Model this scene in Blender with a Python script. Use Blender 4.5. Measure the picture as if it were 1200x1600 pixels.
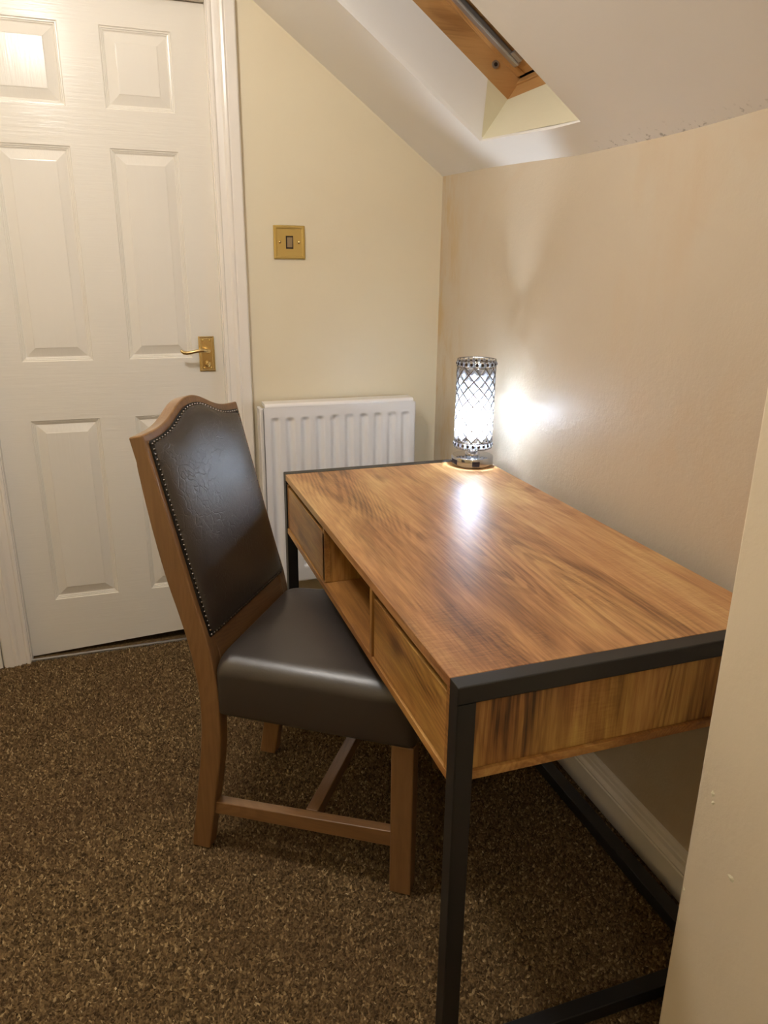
import bpy, bmesh, math, random
import numpy as np
from mathutils import Matrix, Vector

for o in list(bpy.data.objects):
    bpy.data.objects.remove(o, do_unlink=True)
SC = bpy.context.scene
COL = SC.collection
random.seed(7)
rng = np.random.default_rng(7)

# ------------------------------------------------------------------ camera
cam_d = bpy.data.cameras.new('camera')
cam = bpy.data.objects.new('camera', cam_d)
COL.objects.link(cam)
RIGHT = (0.94587793, -0.32435037, 0.0105725)
UP = (0.09223869, 0.29993805, 0.94948891)
FWD = (0.31113818, 0.89712541, -0.31362244)
m = Matrix.Identity(4)
for i in range(3):
    m[i][0] = RIGHT[i]
    m[i][1] = UP[i]
    m[i][2] = -FWD[i]
m[0][3], m[1][3], m[2][3] = -1.0596, -2.497, 1.2798
cam.matrix_world = m
cam_d.sensor_fit = 'VERTICAL'
cam_d.sensor_height = 36.0
cam_d.lens = 1168.562 * 36.0 / 1600.0
cam_d.clip_start = 0.02
SC.camera = cam

# ------------------------------------------------------------------ world, exposure
W = bpy.data.worlds.new('night_sky')
SC.world = W
W.use_nodes = True
W.node_tree.nodes['Background'].inputs[0].default_value = (0.10, 0.12, 0.18, 1)
W.node_tree.nodes['Background'].inputs[1].default_value = 0.02
SC.view_settings.view_transform = 'Standard'
SC.view_settings.look = 'None'
SC.view_settings.gamma = 1.0
SC.view_settings.use_curve_mapping = False
SC.view_settings.exposure = 0.18
SC.cycles.use_light_tree = False
SC.cycles.max_bounces = 8
SC.cycles.glossy_bounces = 4
SC.cycles.transmission_bounces = 4
SC.cycles.caustics_reflective = False
SC.cycles.caustics_refractive = False
CEIL_LIGHT = 102.0        # strength of the pendant's opal globe
CEIL_COL = (1.0, 0.965, 0.915)
FILL_LIGHT = 38.0     # strength of the added fill globe, unseen behind the viewer
BULB = 460.0             # strength of the table lamp's bulb
BULB_COL = (0.74, 0.86, 1.0)

# ------------------------------------------------------------------ helpers
def link(name, me, mat, parent=None, smooth=False, bevel=0, seg=2, angle=35):
    o = bpy.data.objects.new(name, me)
    COL.objects.link(o)
    if mat is not None:
        me.materials.append(mat)
    if smooth:
        me.polygons.foreach_set('use_smooth', [True] * len(me.polygons))
    if parent is not None:
        o.parent = parent
    if bevel:
        b = o.modifiers.new('bevel', 'BEVEL')
        b.width = bevel
        b.segments = seg
        b.limit_method = 'ANGLE'
        b.angle_limit = math.radians(angle)
        b.harden_normals = False
    return o

def pyd(name, v, f, mat, parent=None, **k):
    me = bpy.data.meshes.new(name)
    me.from_pydata([tuple(a) for a in v], [], f)
    me.update()
    bm = bmesh.new()
    bm.from_mesh(me)
    if k.pop('fixn', True):
        bmesh.ops.recalc_face_normals(bm, faces=bm.faces)
    bm.to_mesh(me)
    bm.free()
    return link(name, me, mat, parent, **k)

def bxvf(x0, x1, y0, y1, z0, z1):
    v = [(x0, y0, z0), (x1, y0, z0), (x1, y1, z0), (x0, y1, z0), (x0, y0, z1), (x1, y0, z1), (x1, y1, z1), (x0, y1, z1)]
    f = [(0, 3, 2, 1), (4, 5, 6, 7), (0, 1, 5, 4), (1, 2, 6, 5), (2, 3, 7, 6), (3, 0, 4, 7)]
    return v, f

def box(name, x0, x1, y0, y1, z0, z1, mat, parent=None, bevel=0.0015, seg=2, off=(0, 0, 0)):
    v, f = bxvf(x0 - off[0], x1 - off[0], y0 - off[1], y1 - off[1], z0 - off[2], z1 - off[2])
    return pyd(name, v, f, mat, parent, bevel=bevel, seg=seg)

def weight_bevel(o, keep, width=0.0035, seg=3):
    """bevel only the sharp edges for which keep(v1, v2) is true"""
    me = o.data
    bm = bmesh.new()
    bm.from_mesh(me)
    lay = bm.edges.layers.float.new('bevel_weight_edge')
    for e in bm.edges:
        if len(e.link_faces) == 2 and e.calc_face_angle(0) > math.radians(50) and keep(e.verts[0].co, e.verts[1].co):
            e[lay] = 1.0
    bm.to_mesh(me)
    bm.free()
    b = o.modifiers.new('bevel', 'BEVEL')
    b.width = width
    b.segments = seg
    b.limit_method = 'WEIGHT'

def boxes(name, L, mat, parent=None, **k):
    V, F = [], []
    for b in L:
        v, f = bxvf(*b)
        n = len(V)
        V += v
        F += [tuple(i + n for i in q) for q in f]
    return pyd(name, V, F, mat, parent, **k)

def lathe(prof, n=48, c=(0, 0, 0)):
    V, F = [], []
    for r, z in prof:
        for i in range(n):
            a = 2 * math.pi * i / n
            V.append((c[0] + r * math.cos(a), c[1] + r * math.sin(a), c[2] + z))
    for j in range(len(prof) - 1):
        for i in range(n):
            k = (i + 1) % n
            F.append((j * n + i, j * n + k, (j + 1) * n + k, (j + 1) * n + i))
    return V, F

def tube(P, rad, n=8):
    """tube along a polyline; rad scalar or list"""
    P = [Vector(q) for q in P]
    V, F = [], []
    up = None
    for i, q in enumerate(P):
        t = (P[min(i + 1, len(P) - 1)] - P[max(i - 1, 0)]).normalized()
        if up is None:
            up = t.orthogonal().normalized()
        up = (up - t * up.dot(t)).normalized()
        s = t.cross(up)
        r = rad[i] if isinstance(rad, (list, tuple)) else rad
        for j in range(n):
            a = 2 * math.pi * j / n
            V.append(tuple(q + up * (r * math.cos(a)) + s * (r * math.sin(a))))
    for i in range(len(P) - 1):
        for j in range(n):
            k = (j + 1) % n
            F.append((i * n + j, i * n + k, (i + 1) * n + k, (i + 1) * n + j))
    F.append(tuple(range(n))[::-1])
    F.append(tuple((len(P) - 1) * n + j for j in range(n)))
    return V, F

def prism(poly, a, b, fn):
    """polygon of 2D points swept from parameter a to b; fn(p, q, t) -> 3D"""
    n = len(poly)
    V = [fn(p, q, a) for p, q in poly] + [fn(p, q, b) for p, q in poly]
    F = [tuple(range(n))[::-1], tuple(range(n, 2 * n))]
    for i in range(n):
        k = (i + 1) % n
        F.append((i, k, n + k, n + i))
    return V, F

def merge(*vf):
    V, F = [], []
    for v, f in vf:
        n = len(V)
        V += list(v)
        F += [tuple(i + n for i in q) for q in f]
    return V, F

def tag(o, label, cat, group=None):
    o['label'] = label
    o['category'] = cat
    if group:
        o['group'] = group
    return o

def struct(o, label=None):
    o['kind'] = 'structure'
    if label:
        o['label'] = label
    return o

def empty(name, loc, rz=0.0):
    o = bpy.data.objects.new(name, None)
    COL.objects.link(o)
    o.location = loc
    o.rotation_euler = (0, 0, rz)
    o.empty_display_size = 0.1
    return o

# ------------------------------------------------------------------ node helpers
def lin(r, g, b):
    def c(x):
        x /= 255.0
        return x / 12.92 if x <= 0.04045 else ((x + 0.055) / 1.055) ** 2.4
    return (c(r), c(g), c(b), 1.0)

class NT:
    def __init__(s, name):
        s.m = bpy.data.materials.new(name)
        s.m.use_nodes = True
        s.t = s.m.node_tree
        s.b = s.t.nodes['Principled BSDF']
        s.out = s.t.nodes['Material Output']
    def n(s, typ, **k):
        x = s.t.nodes.new(typ)
        for a, b in k.items():
            setattr(x, a, b)
        return x
    def l(s, a, b):
        s.t.links.new(a, b)
    def set(s, **k):
        for a, v in k.items():
            s.b.inputs[a.replace('_', ' ')].default_value = v
    def coord(s, scale=(1, 1, 1), loc=(0, 0, 0), rot=(0, 0, 0), kind='Object'):
        c = s.n('ShaderNodeTexCoord')
        mp = s.n('ShaderNodeMapping')
        mp.inputs['Scale'].default_value = scale
        mp.inputs['Location'].default_value = loc
        mp.inputs['Rotation'].default_value = rot
        s.l(c.outputs[kind], mp.inputs['Vector'])
        return mp.outputs['Vector']
    def noise(s, vec, scale, detail=3, rough=0.5, dist=0.0):
        x = s.n('ShaderNodeTexNoise')
        x.inputs['Scale'].default_value = scale
        x.inputs['Detail'].default_value = detail
        x.inputs['Roughness'].default_value = rough
        x.inputs['Distortion'].default_value = dist
        s.l(vec, x.inputs['Vector'])
        return x.outputs['Fac']
    def ramp(s, fac, stops, interp='LINEAR'):
        x = s.n('ShaderNodeValToRGB')
        x.color_ramp.interpolation = interp
        e = x.color_ramp.elements
        while len(e) < len(stops):
            e.new(0.5)
        for i, (p, c) in enumerate(stops):
            e[i].position = p
            e[i].color = c if len(c) == 4 else (*c, 1)
        s.l(fac, x.inputs['Fac'])
        return x.outputs['Color']
    def mix(s, fac, a, b, typ='MIX'):
        x = s.n('ShaderNodeMix', data_type='RGBA', blend_type=typ)
        for sock, val in ((x.inputs[0], fac), (x.inputs[6], a), (x.inputs[7], b)):
            if hasattr(val, 'is_linked'):
                s.l(val, sock)
            else:
                sock.default_value = val
        return x.outputs[2]
    def math(s, op, a, b=0.0, c=0.0):
        x = s.n('ShaderNodeMath', operation=op)
        for sock, val in zip(x.inputs, (a, b, c)):
            if hasattr(val, 'is_linked'):
                s.l(val, sock)
            else:
                sock.default_value = val
        return x.outputs[0]
    def bump(s, h, strength=0.3, dist=0.01, prev=None):
        x = s.n('ShaderNodeBump')
        x.inputs['Strength'].default_value = strength
        x.inputs['Distance'].default_value = dist
        s.l(h, x.inputs['Height'])
        if prev is not None:
            s.l(prev, x.inputs['Normal'])
        s.l(x.outputs['Normal'], s.b.inputs['Normal'])
        return x.outputs['Normal']
    def col(s, c):
        if hasattr(c, 'is_linked'):
            s.l(c, s.b.inputs['Base Color'])
        else:
            s.b.inputs['Base Color'].default_value = c

BW = lambda x: (x, x, x, 1)

def mat_plain(name, c, rough=0.5, metal=0.0, **k):
    t = NT(name)
    t.set(Base_Color=c, Roughness=rough, Metallic=metal, **k)
    return t.m

def mat_wall(name, c1, c2, rough=0.45, bumps=((60, 0.12),), dist=0.004, stain=None, spec=0.4):
    t = NT(name)
    v = t.coord()
    f = t.noise(v, 1.6, 3, 0.55)
    c = t.mix(t.ramp(f, [(0.35, BW(0)), (0.68, BW(1))]), c1, c2)
    if stain:
        g = t.noise(t.coord(loc=(3, 1, 7)), 2.3, 4, 0.6, 0.6)
        c = t.mix(t.ramp(g, [(0.50, BW(0)), (0.66, BW(0.75))]), c, stain)
        sy_ = t.n('ShaderNodeSeparateXYZ')
        t.l(v, sy_.inputs[0])
        nearc = t.ramp(t.math('MULTIPLY', sy_.outputs[1], -1.0), [(0.05, BW(1)), (0.26, BW(0))])
        g2 = t.ramp(t.noise(t.coord(scale=(1, 1, 0.35), loc=(1, 5, 2)), 11, 4, 0.6), [(0.46, BW(0)), (0.60, BW(0.8))])
        c = t.mix(t.math('MULTIPLY', nearc, g2), c, lin(196, 166, 116))
    t.col(c)
    t.set(Roughness=rough, Specular_IOR_Level=spec)
    pr = None
    for sc, st in bumps:
        pr = t.bump(t.noise(v, sc, 3, 0.6), st, dist, pr)
    return t.m

def mat_wood(name, axis, stops, seed=0, rough=0.38, strips=None, gold=None, ring=0.5, fib=0.35, saw=0.0, knots=0.0, bump=0.08, coat=0.0, broad_amt=1.0):
    """axis: index of the grain axis in object space"""
    t = NT(name)
    def gc(along, seed_):
        sc = [1.0, 1.0, 1.0]
        sc[axis] = along
        return t.coord(scale=tuple(sc), loc=(seed_ * 1.7, seed_ * 2.3, seed_ * 0.9))
    warp = t.noise(gc(0.25, seed), 6.0, 2, 0.5)
    broad = t.noise(gc(0.26, seed), 7.5, 4, 0.6, 0.6)
    streak = t.noise(gc(0.07, seed + 0.4), 42.0, 3, 0.6, 0.3)
    fibre = t.noise(gc(0.045, seed + 0.8), 190.0, 3, 0.65)
    h = t.math('ADD', 0.5, t.math('MULTIPLY', t.math('SUBTRACT', broad, 0.5), broad_amt))
    h = t.math('ADD', h, t.math('MULTIPLY', t.math('SUBTRACT', streak, 0.5), fib * 0.9))
    h = t.math('ADD', h, t.math('MULTIPLY', t.math('SUBTRACT', fibre, 0.5), fib))
    if strips:
        ax, wdt = strips
        c = t.n('ShaderNodeTexCoord')
        sp = t.n('ShaderNodeSeparateXYZ')
        t.l(c.outputs['Object'], sp.inputs[0])
        q = t.math('FLOOR', t.math('DIVIDE', t.math('ADD', sp.outputs[ax], t.math('MULTIPLY', t.math('SUBTRACT', warp, 0.5), 0.05)), wdt))
        wn = t.n('ShaderNodeTexWhiteNoise', noise_dimensions='1D')
        t.l(t.math('ADD', q, 3.7 + seed), wn.inputs['W'])
        h = t.math('ADD', h, t.math('MULTIPLY', t.math('SUBTRACT', wn.outputs['Value'], 0.5), 0.24))
    # growth lines: thin dark lines that follow a warped field stretched along the grain
    if ring:
        fld = t.noise(gc(0.16, seed + 2.1), 4.2, 1.5, 0.45, 0.25)
        sn = t.math('SINE', t.math('MULTIPLY', fld, 330.0))
        ln = t.ramp(t.math('ADD', t.math('MULTIPLY', sn, 0.5), t.math('MULTIPLY', fibre, 0.5)), [(0.0, BW(1)), (0.34, BW(0))])
        msk = t.ramp(t.noise(gc(0.3, seed + 5.0), 6.0, 1, 0.4), [(0.44, BW(0)), (0.60, BW(1))])
        h = t.math('SUBTRACT', h, t.math('MULTIPLY', t.math('MULTIPLY', ln, msk), ring))
    if saw:
        sl = [6.0, 6.0, 6.0]
        sl[axis] = 60.0
        sv = t.noise(t.coord(scale=tuple(sl), loc=(seed, 2, 1), rot=(0, 0, 0.12)), 5.0, 2, 0.6)
        sm = t.ramp(t.noise(gc(0.5, seed + 7.0), 8.0, 2, 0.5), [(0.52, BW(0)), (0.62, BW(1))])
        h = t.math('ADD', h, t.math('MULTIPLY', t.math('MULTIPLY', t.math('SUBTRACT', sv, 0.55), sm), saw))
    c = t.ramp(h, stops)
    if gold:
        gm = t.ramp(t.noise(gc(0.3, seed + 9.0), 9.0, 3, 0.6, 0.8), [(0.45, BW(0)), (0.62, BW(1))])
        c = t.mix(t.math('MULTIPLY', gm, 0.75), c, t.mix(1.0, c, gold, 'MULTIPLY'))
    if knots:
        vo = t.n('ShaderNodeTexVoronoi')
        t.l(gc(0.55, seed * 0.31), vo.inputs['Vector'])
        vo.inputs['Scale'].default_value = 6.0
        d = t.math('ADD', vo.outputs['Distance'], t.math('MULTIPLY', t.math('SUBTRACT', streak, 0.5), 0.16))
        c = t.mix(t.ramp(d, [(0.05, BW(knots)), (0.16, BW(0))]), c, stops[0][1])
    t.col(c)
    t.set(Roughness=rough, Coat_Weight=coat, Coat_Roughness=0.15)
    t.bump(h, bump, 0.003)
    return t.m

# ------------------------------------------------------------------ materials
M = {}
M['wall_back'] = mat_wall('cream_emulsion', lin(232, 220, 192), lin(228, 214, 185), 0.42, ((45, 0.10), (240, 0.06)))
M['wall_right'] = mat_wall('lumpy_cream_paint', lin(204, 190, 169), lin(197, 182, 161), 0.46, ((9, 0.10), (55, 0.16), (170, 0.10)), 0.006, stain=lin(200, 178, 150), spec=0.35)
M['wall_pillar'] = mat_wall('cream_silk_paint', lin(228, 214, 190), lin(223, 208, 184), 0.4, ((14, 0.10), (90, 0.10)), 0.005)
M['wall_plain'] = mat_wall('cream_paint_rear', lin(230, 212, 168), lin(226, 207, 162), 0.5)
M['cream_reveal'] = mat_wall('cream_reveal_paint', lin(230, 223, 195), lin(227, 218, 190), 0.45)
M['gloss_white'] = mat_plain('white_gloss_trim', lin(236, 228, 218), 0.22)
M['radiator'] = mat_plain('white_radiator_enamel', lin(240, 236, 234), 0.25)
M['brass'] = mat_plain('polished_brass', lin(224, 198, 142), 0.26, 1.0)
M['brass_plate'] = mat_plain('satin_brass_plate', lin(216, 188, 116), 0.38, 0.9)
M['black_plastic'] = mat_plain('dark_brown_plastic', lin(44, 30, 22), 0.4)
M['rocker'] = mat_plain('worn_brass_rocker', lin(176, 160, 130), 0.35, 0.8)
M['chrome'] = mat_plain('chrome', lin(200, 200, 204), 0.14, 1.0)
M['wire'] = mat_plain('chrome_wire', lin(150, 148, 150), 0.25, 1.0)
M['bead'] = mat_plain('smoked_bead', lin(70, 60, 52), 0.1, 0.6)
M['port'] = mat_plain('blue_black_port', lin(22, 26, 52), 0.3)
M['steel'] = mat_plain('black_powder_coat', lin(30, 30, 31), 0.42)
M['alu'] = mat_plain('aluminium', lin(190, 190, 192), 0.35, 0.9)
M['void'] = mat_plain('near_black_void', lin(18, 15, 12), 0.9)  # unlit darkness put into the colour
M['nail'] = mat_plain('antique_nickel', lin(104, 97, 90), 0.3, 1.0)
M['braid'] = mat_plain('black_braid', lin(14, 12, 11), 0.5)

t = NT('white_ceiling_emulsion')
v = t.coord()
c = t.mix(t.noise(v, 2.0, 3), lin(243, 239, 234), lin(238, 233, 228))
sp = t.n('ShaderNodeSeparateXYZ')
t.l(v, sp.inputs[0])
near = t.math('MULTIPLY', t.math('LESS_THAN', sp.outputs[1], -0.93), t.math('LESS_THAN', sp.outputs[2], 1.558))
cr = t.ramp(t.noise(v, 60, 4, 0.65), [(0.58, BW(0)), (0.66, BW(0.55))])
edge = t.ramp(t.math('SUBTRACT', sp.outputs[2], 1.53), [(0.0, BW(1)), (0.016, BW(0))])
c = t.mix(t.math('MULTIPLY', t.math('MULTIPLY', near, cr), edge), c, lin(92, 78, 64))
t.col(c)
t.set(Roughness=0.6)
t.bump(t.noise(v, 70, 3), 0.08, 0.004)
M['ceiling'] = t.m

t = NT('embossed_white_door_gloss')
v = t.coord(scale=(0.05, 1, 1))
t.col(lin(232, 225, 213))
t.set(Roughness=0.19, Specular_IOR_Level=0.2)
t.bump(t.noise(v, 110, 3, 0.7), 0.30, 0.003)
M['door'] = t.m
t = NT('embossed_white_door_panel')
v = t.coord(scale=(1, 1, 0.06))
t.col(lin(232, 225, 213))
t.set(Roughness=0.19, Specular_IOR_Level=0.2)
t.bump(t.noise(v, 90, 3, 0.7), 0.16, 0.003)
M['door_panel'] = t.m

# carpet
def carpet(name, attr):
    t = NT(name)
    v = t.coord()
    if attr:
        a = t.n('ShaderNodeAttribute', attribute_name='tone')
        f = a.outputs['Fac']
    else:
        f = t.noise(v, 150, 2, 0.7)
    c = t.ramp(f, [(0.0, lin(50, 38, 24)), (0.35, lin(90, 71, 46)), (0.65, lin(128, 104, 70)), (0.9, lin(172, 147, 106)), (1.0, lin(210, 188, 146))])
    c = t.mix(t.ramp(t.noise(v, 3.0, 2), [(0.4, BW(0)), (0.7, BW(0.35))]), c, lin(84, 60, 40))
    t.col(c)
    t.set(Roughness=0.95, Specular_IOR_Level=0.1)
    if not attr:
        t.bump(t.noise(v, 160, 2, 0.7), 1.0, 0.006)
    return t.m
M['carpet'] = carpet('brown_twist_carpet', False)
M['pile'] = carpet('brown_twist_carpet_pile', True)

TOP = [(0.10, lin(96, 62, 38)), (0.30, lin(146, 100, 62)), (0.48, lin(178, 129, 84)), (0.64, lin(196, 150, 102)), (0.90, lin(216, 178, 130))]
FRONT = [(0.10, lin(66, 40, 20)), (0.30, lin(124, 82, 42)), (0.48, lin(158, 110, 58)), (0.64, lin(182, 136, 76)), (0.90, lin(206, 166, 100))]
M['desk_top'] = mat_wood('rustic_laminate_top', 1, TOP, 1, 0.40, strips=(0, 0.128), gold=(1.12, 1.28, 1.22, 1), ring=0.13, fib=0.52, saw=0.30, knots=0.45, bump=0.04, broad_amt=0.9)
M['desk_front'] = mat_wood('rustic_laminate_front', 1, FRONT, 4, 0.34, gold=(1.05, 1.22, 1.1, 1), ring=0.14, fib=0.42, saw=0.3, knots=0.7, bump=0.05)
M['desk_end'] = mat_wood('rustic_laminate_end', 2, FRONT, 6, 0.38, strips=(0, 0.092), gold=(1.1, 1.3, 1.15, 1), ring=0.13, fib=0.5, saw=0.2, knots=0.95, bump=0.05, broad_amt=1.3)
M['desk_edge'] = mat_wood('rustic_edge_band', 1, FRONT, 2, 0.4, ring=0.1, fib=0.35)
CW = [(0.15, lin(88, 60, 36)), (0.5, lin(128, 94, 60)), (0.85, lin(154, 117, 78))]
M['chair_wood'] = mat_wood('varnished_beech', 2, CW, 3, 0.30, ring=0.06, fib=0.3, bump=0.03, coat=0.3, broad_amt=0.5)
M['chair_wood_h'] = mat_wood('varnished_beech_rail', 0, CW, 5, 0.30, ring=0.06, fib=0.3, bump=0.03, coat=0.3, broad_amt=0.5)
M['chair_wood_w'] = mat_wood('varnished_beech_crest', 1, CW, 8, 0.30, ring=0.06, fib=0.3, bump=0.03, coat=0.3, broad_amt=0.5)
PINE = [(0.15, lin(148, 104, 60)), (0.5, lin(192, 146, 92)), (0.85, lin(212, 168, 114))]
M['pine_s'] = mat_wood('varnished_pine_length', 0, PINE, 2, 0.35, ring=0.25, fib=0.25, coat=0.2, broad_amt=0.6)
M['pine_y'] = mat_wood('varnished_pine_across', 1, PINE, 9, 0.35, ring=0.2, fib=0.25, coat=0.2, broad_amt=0.6)

def leather(name, crease):
    t = NT(name)
    v = t.coord()
    t.col(t.mix(t.noise(v, 4.0, 3), lin(54, 46, 41), lin(45, 39, 36)))
    t.set(Roughness=0.39, Specular_IOR_Level=1.0)
    n1 = t.bump(t.noise(v, 260, 3, 0.6), 0.10, 0.002)
    if crease:
        vo = t.n('ShaderNodeTexVoronoi', feature='DISTANCE_TO_EDGE')
        w = t.n('ShaderNodeVectorMath', operation='ADD')
        nz = t.n('ShaderNodeTexNoise')
        nz.inputs['Scale'].default_value = 18
        t.l(v, nz.inputs['Vector'])
        s = t.n('ShaderNodeVectorMath', operation='SCALE')
        s.inputs['Scale'].default_value = 0.08
        t.l(nz.outputs['Color'], s.inputs[0])
        t.l(v, w.inputs[0])
        t.l(s.outputs[0], w.inputs[1])
        t.l(w.outputs[0], vo.inputs['Vector'])
        vo.inputs['Scale'].default_value = 38
        r = t.ramp(vo.outputs['Distance'], [(0.0, BW(0)), (0.06, BW(1))])
        msk = t.ramp(t.noise(v, 9, 2), [(0.42, BW(0)), (0.6, BW(1))])
        hh = t.mix(msk, BW(1), r)
        n1 = t.bump(hh, 0.22, 0.003, n1)
        n1 = t.bump(t.noise(v, 120, 4, 0.7), 0.16, 0.003, n1)
    return t.m
M['leather_back'] = leather('creased_dark_leather', True)
M['leather_seat'] = leather('smooth_dark_leather', False)

def emit(name, c, s):
    t = NT(name)
    t.set(Base_Color=(0.9, 0.9, 0.9, 1), Emission_Color=(*c, 1), Emission_Strength=s)
    return t.m
M['bulb'] = emit('cool_white_led', BULB_COL, BULB)
M['opal'] = emit('warm_opal_glass', CEIL_COL, CEIL_LIGHT)
M['opal_fill'] = emit('warm_opal_glass_fill', CEIL_COL, FILL_LIGHT)  # glow of the added fill globe

t = NT('cut_crystal')
tr = t.n('ShaderNodeBsdfTransparent')
tr.inputs[0].default_value = (0.86, 0.88, 0.90, 1)
tl = t.n('ShaderNodeBsdfTranslucent')
tl.inputs[0].default_value = (0.90, 0.93, 1.0, 1)
gl = t.n('ShaderNodeBsdfGlossy')
gl.inputs['Roughness'].default_value = 0.06
m1 = t.n('ShaderNodeMixShader')
m1.inputs[0].default_value = 0.44
t.l(tr.outputs[0], m1.inputs[1])
t.l(tl.outputs[0], m1.inputs[2])
fr = t.n('ShaderNodeFresnel')
fr.inputs[0].default_value = 1.35
m2 = t.n('ShaderNodeMixShader')
t.l(fr.outputs[0], m2.inputs[0])
t.l(m1.outputs[0], m2.inputs[1])
t.l(gl.outputs[0], m2.inputs[2])
t.l(m2.outputs[0], t.out.inputs['Surface'])
M['crystal'] = t.m
M['crystal_band'] = t.m.copy()
M['crystal_band'].name = 'frosted_band_crystal'
for nd in M['crystal_band'].node_tree.nodes:
    if nd.type == 'MIX_SHADER' and not nd.inputs[0].is_linked:
        nd.inputs[0].default_value = 0.8

t = NT('night_window_glass')
t.set(Base_Color=lin(52, 44, 38), Roughness=0.12, Specular_IOR_Level=0.6)
M['night_glass'] = t.m

# ------------------------------------------------------------------ setting: room shell
YS = [0, 0.344, 0.605, 0.83, 1.012, 1.153, 1.273, 1.39, 4.3]
ZS = [1.568, 1.558, 1.546, 1.534, 1.532, 1.531, 1.533, 1.537, 1.537]
def zj(y):
    return float(np.interp(-y, YS, ZS))
def wx(y):
    return 0.018 * y
SLOPE = 0.719
def cz(x, y):
    return zj(y) - SLOPE * (x - wx(y))
XL, YR = -2.55, -4.3          # left wall, rear wall
ZF = 2.42                     # flat ceiling height

floor = box('floor', XL - 0.1, 0.12, YR - 0.1, 0.35, -0.08, -0.005, M['carpet'], bevel=0)
struct(floor, 'brown speckled twist-pile carpet over the whole floor')

# carpet pile: short tilted tufts
sx, sy = 0.0049, 0.0049
gx = np.arange(-2.0, -0.03, sx)
gy = np.arange(-2.45, 0.004, sy)
X, Y = np.meshgrid(gx, gy)
n = X.size
X = X.ravel() + rng.uniform(-.003, .003, n)
Y = Y.ravel() + rng.uniform(-.003, .003, n)
keep = ~((Y < -1.80) & (X > -0.37))
X, Y = X[keep], Y[keep]
n = X.size
ang = rng.uniform(0, 2 * np.pi, n)
hh = rng.uniform(0.0045, 0.0078, n)
rr = rng.uniform(0.0025, 0.0039, n)
tx, ty = rng.normal(0, .0032, n), rng.normal(0, .0032, n)
V = np.zeros((n, 5, 3), np.float32)
for k in range(4):
    a = ang + k * np.pi / 2
    e = 1.25 if k % 2 == 0 else 0.8
    V[:, k, 0] = X + rr * e * np.cos(a)
    V[:, k, 1] = Y + rr * e * np.sin(a)
    V[:, k, 2] = -0.0052
V[:, 4, 0] = X + tx
V[:, 4, 1] = Y + ty
V[:, 4, 2] = -0.0052 + hh
idx = np.arange(n)[:, None] * 5
tri = np.array([[0, 1, 4], [1, 2, 4], [2, 3, 4], [3, 0, 4]])
F = (idx[:, :, None] + tri[None]).reshape(-1, 3)
me = bpy.data.meshes.new('carpet_pile')
me.vertices.add(n * 5)
me.vertices.foreach_set('co', V.ravel())
nf = len(F)
me.loops.add(nf * 3)
me.loops.foreach_set('vertex_index', F.ravel().astype(np.int32))
me.polygons.add(nf)
me.polygons.foreach_set('loop_start', np.arange(nf, dtype=np.int32) * 3)
me.polygons.foreach_set('loop_total', np.full(nf, 3, np.int32))
me.update()
at = me.attributes.new('tone', 'FLOAT', 'FACE')
at.data.foreach_set('value', np.repeat(rng.beta(2.6, 3.0, n), 4).astype(np.float32))
pile = link('carpet_pile', me, M['pile'], floor)
pile['kind'] = 'stuff'

# door geometry numbers
DXL, DXR, DY = -1.443, -0.748, 0.030
DTOP = 1.985
# back wall: with the door opening
wb = boxes('wall_back', [(-0.743, 0.05, 0.0, 0.12, -0.01, 2.45), (XL - 0.1, -1.448, 0.0, 0.12, -0.01, 2.45), (-1.448, -0.743, 0.0, 0.12, 1.989, 2.45)], M['wall_back'], fixn=False)
struct(wb, 'cream painted end wall around the white door')
# near-black sheet added beyond the door: shade of the gap put into colour
ld = boxes('wall_dark_backing', [(-1.6, -0.6, 0.32, 0.35, -0.01, 2.45)], M['void'])
struct(ld)

# right wall (follows the uneven ceiling line)
ys = [0.0, -0.1, -0.2, -0.344, -0.46, -0.605, -0.72, -0.83, -0.92, -1.012, -1.08, -1.153, -1.21, -1.273, -1.33, -1.39, -1.6, -1.83]
V, F = [], []
for i, y in enumerate(ys):
    z1 = zj(y) + (0.0012 * math.sin(i * 2.3) if y < -0.7 else 0)
    V += [(wx(y), y, -0.01), (wx(y), y, z1 + 0.004), (wx(y) + 0.1, y, z1 + 0.004), (wx(y) + 0.1, y, -0.01)]
for i in range(len(ys) - 1):
    a, b = i * 4, i * 4 + 4
    for k in range(4):
        F.append((a + k, a + (k + 1) % 4, b + (k + 1) % 4, b + k))
F += [(0, 1, 2, 3), tuple((len(ys) - 1) * 4 + k for k in (3, 2, 1, 0))]
wr = pyd('wall_right', V, F, M['wall_right'])
struct(wr, 'low cream painted side wall behind the desk, glossy and lumpy')

# near wall whose corner hides the desk end
PX, PY = -0.358, -1.82
wn = pyd('wall_right_near', *bxvf(PX, 0.1, YR, PY, -0.01, 2.0), M['wall_pillar'], bevel=0.004, seg=3)
struct(wn, 'cream wall corner in the right foreground with chipped edge')
# plaster chips on that corner
def chip(y, z, r, s):
    V = [(PX - 0.0012, y, z)]
    k = 9
    for i in range(k):
        a = 2 * math.pi * i / k
        q = r * random.uniform(0.6, 1.2)
        V.append((PX - 0.0001, y + q * math.cos(a) * s, z + q * math.sin(a)))
    F = [(0, 1 + i, 1 + (i + 1) % k) for i in range(k)]
    return V, F
vf = merge(chip(-1.847, 0.604, 0.006, 0.7), chip(-1.85, 0.592, 0.004, 0.8), chip(-1.826, 0.42, 0.005, 0.5), chip(-1.826, 0.365, 0.009, 0.35), chip(-1.9, 0.51, 0.005, 1.4))
ch = pyd('plaster_chip', *vf, M['cream_reveal'], wn)

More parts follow.
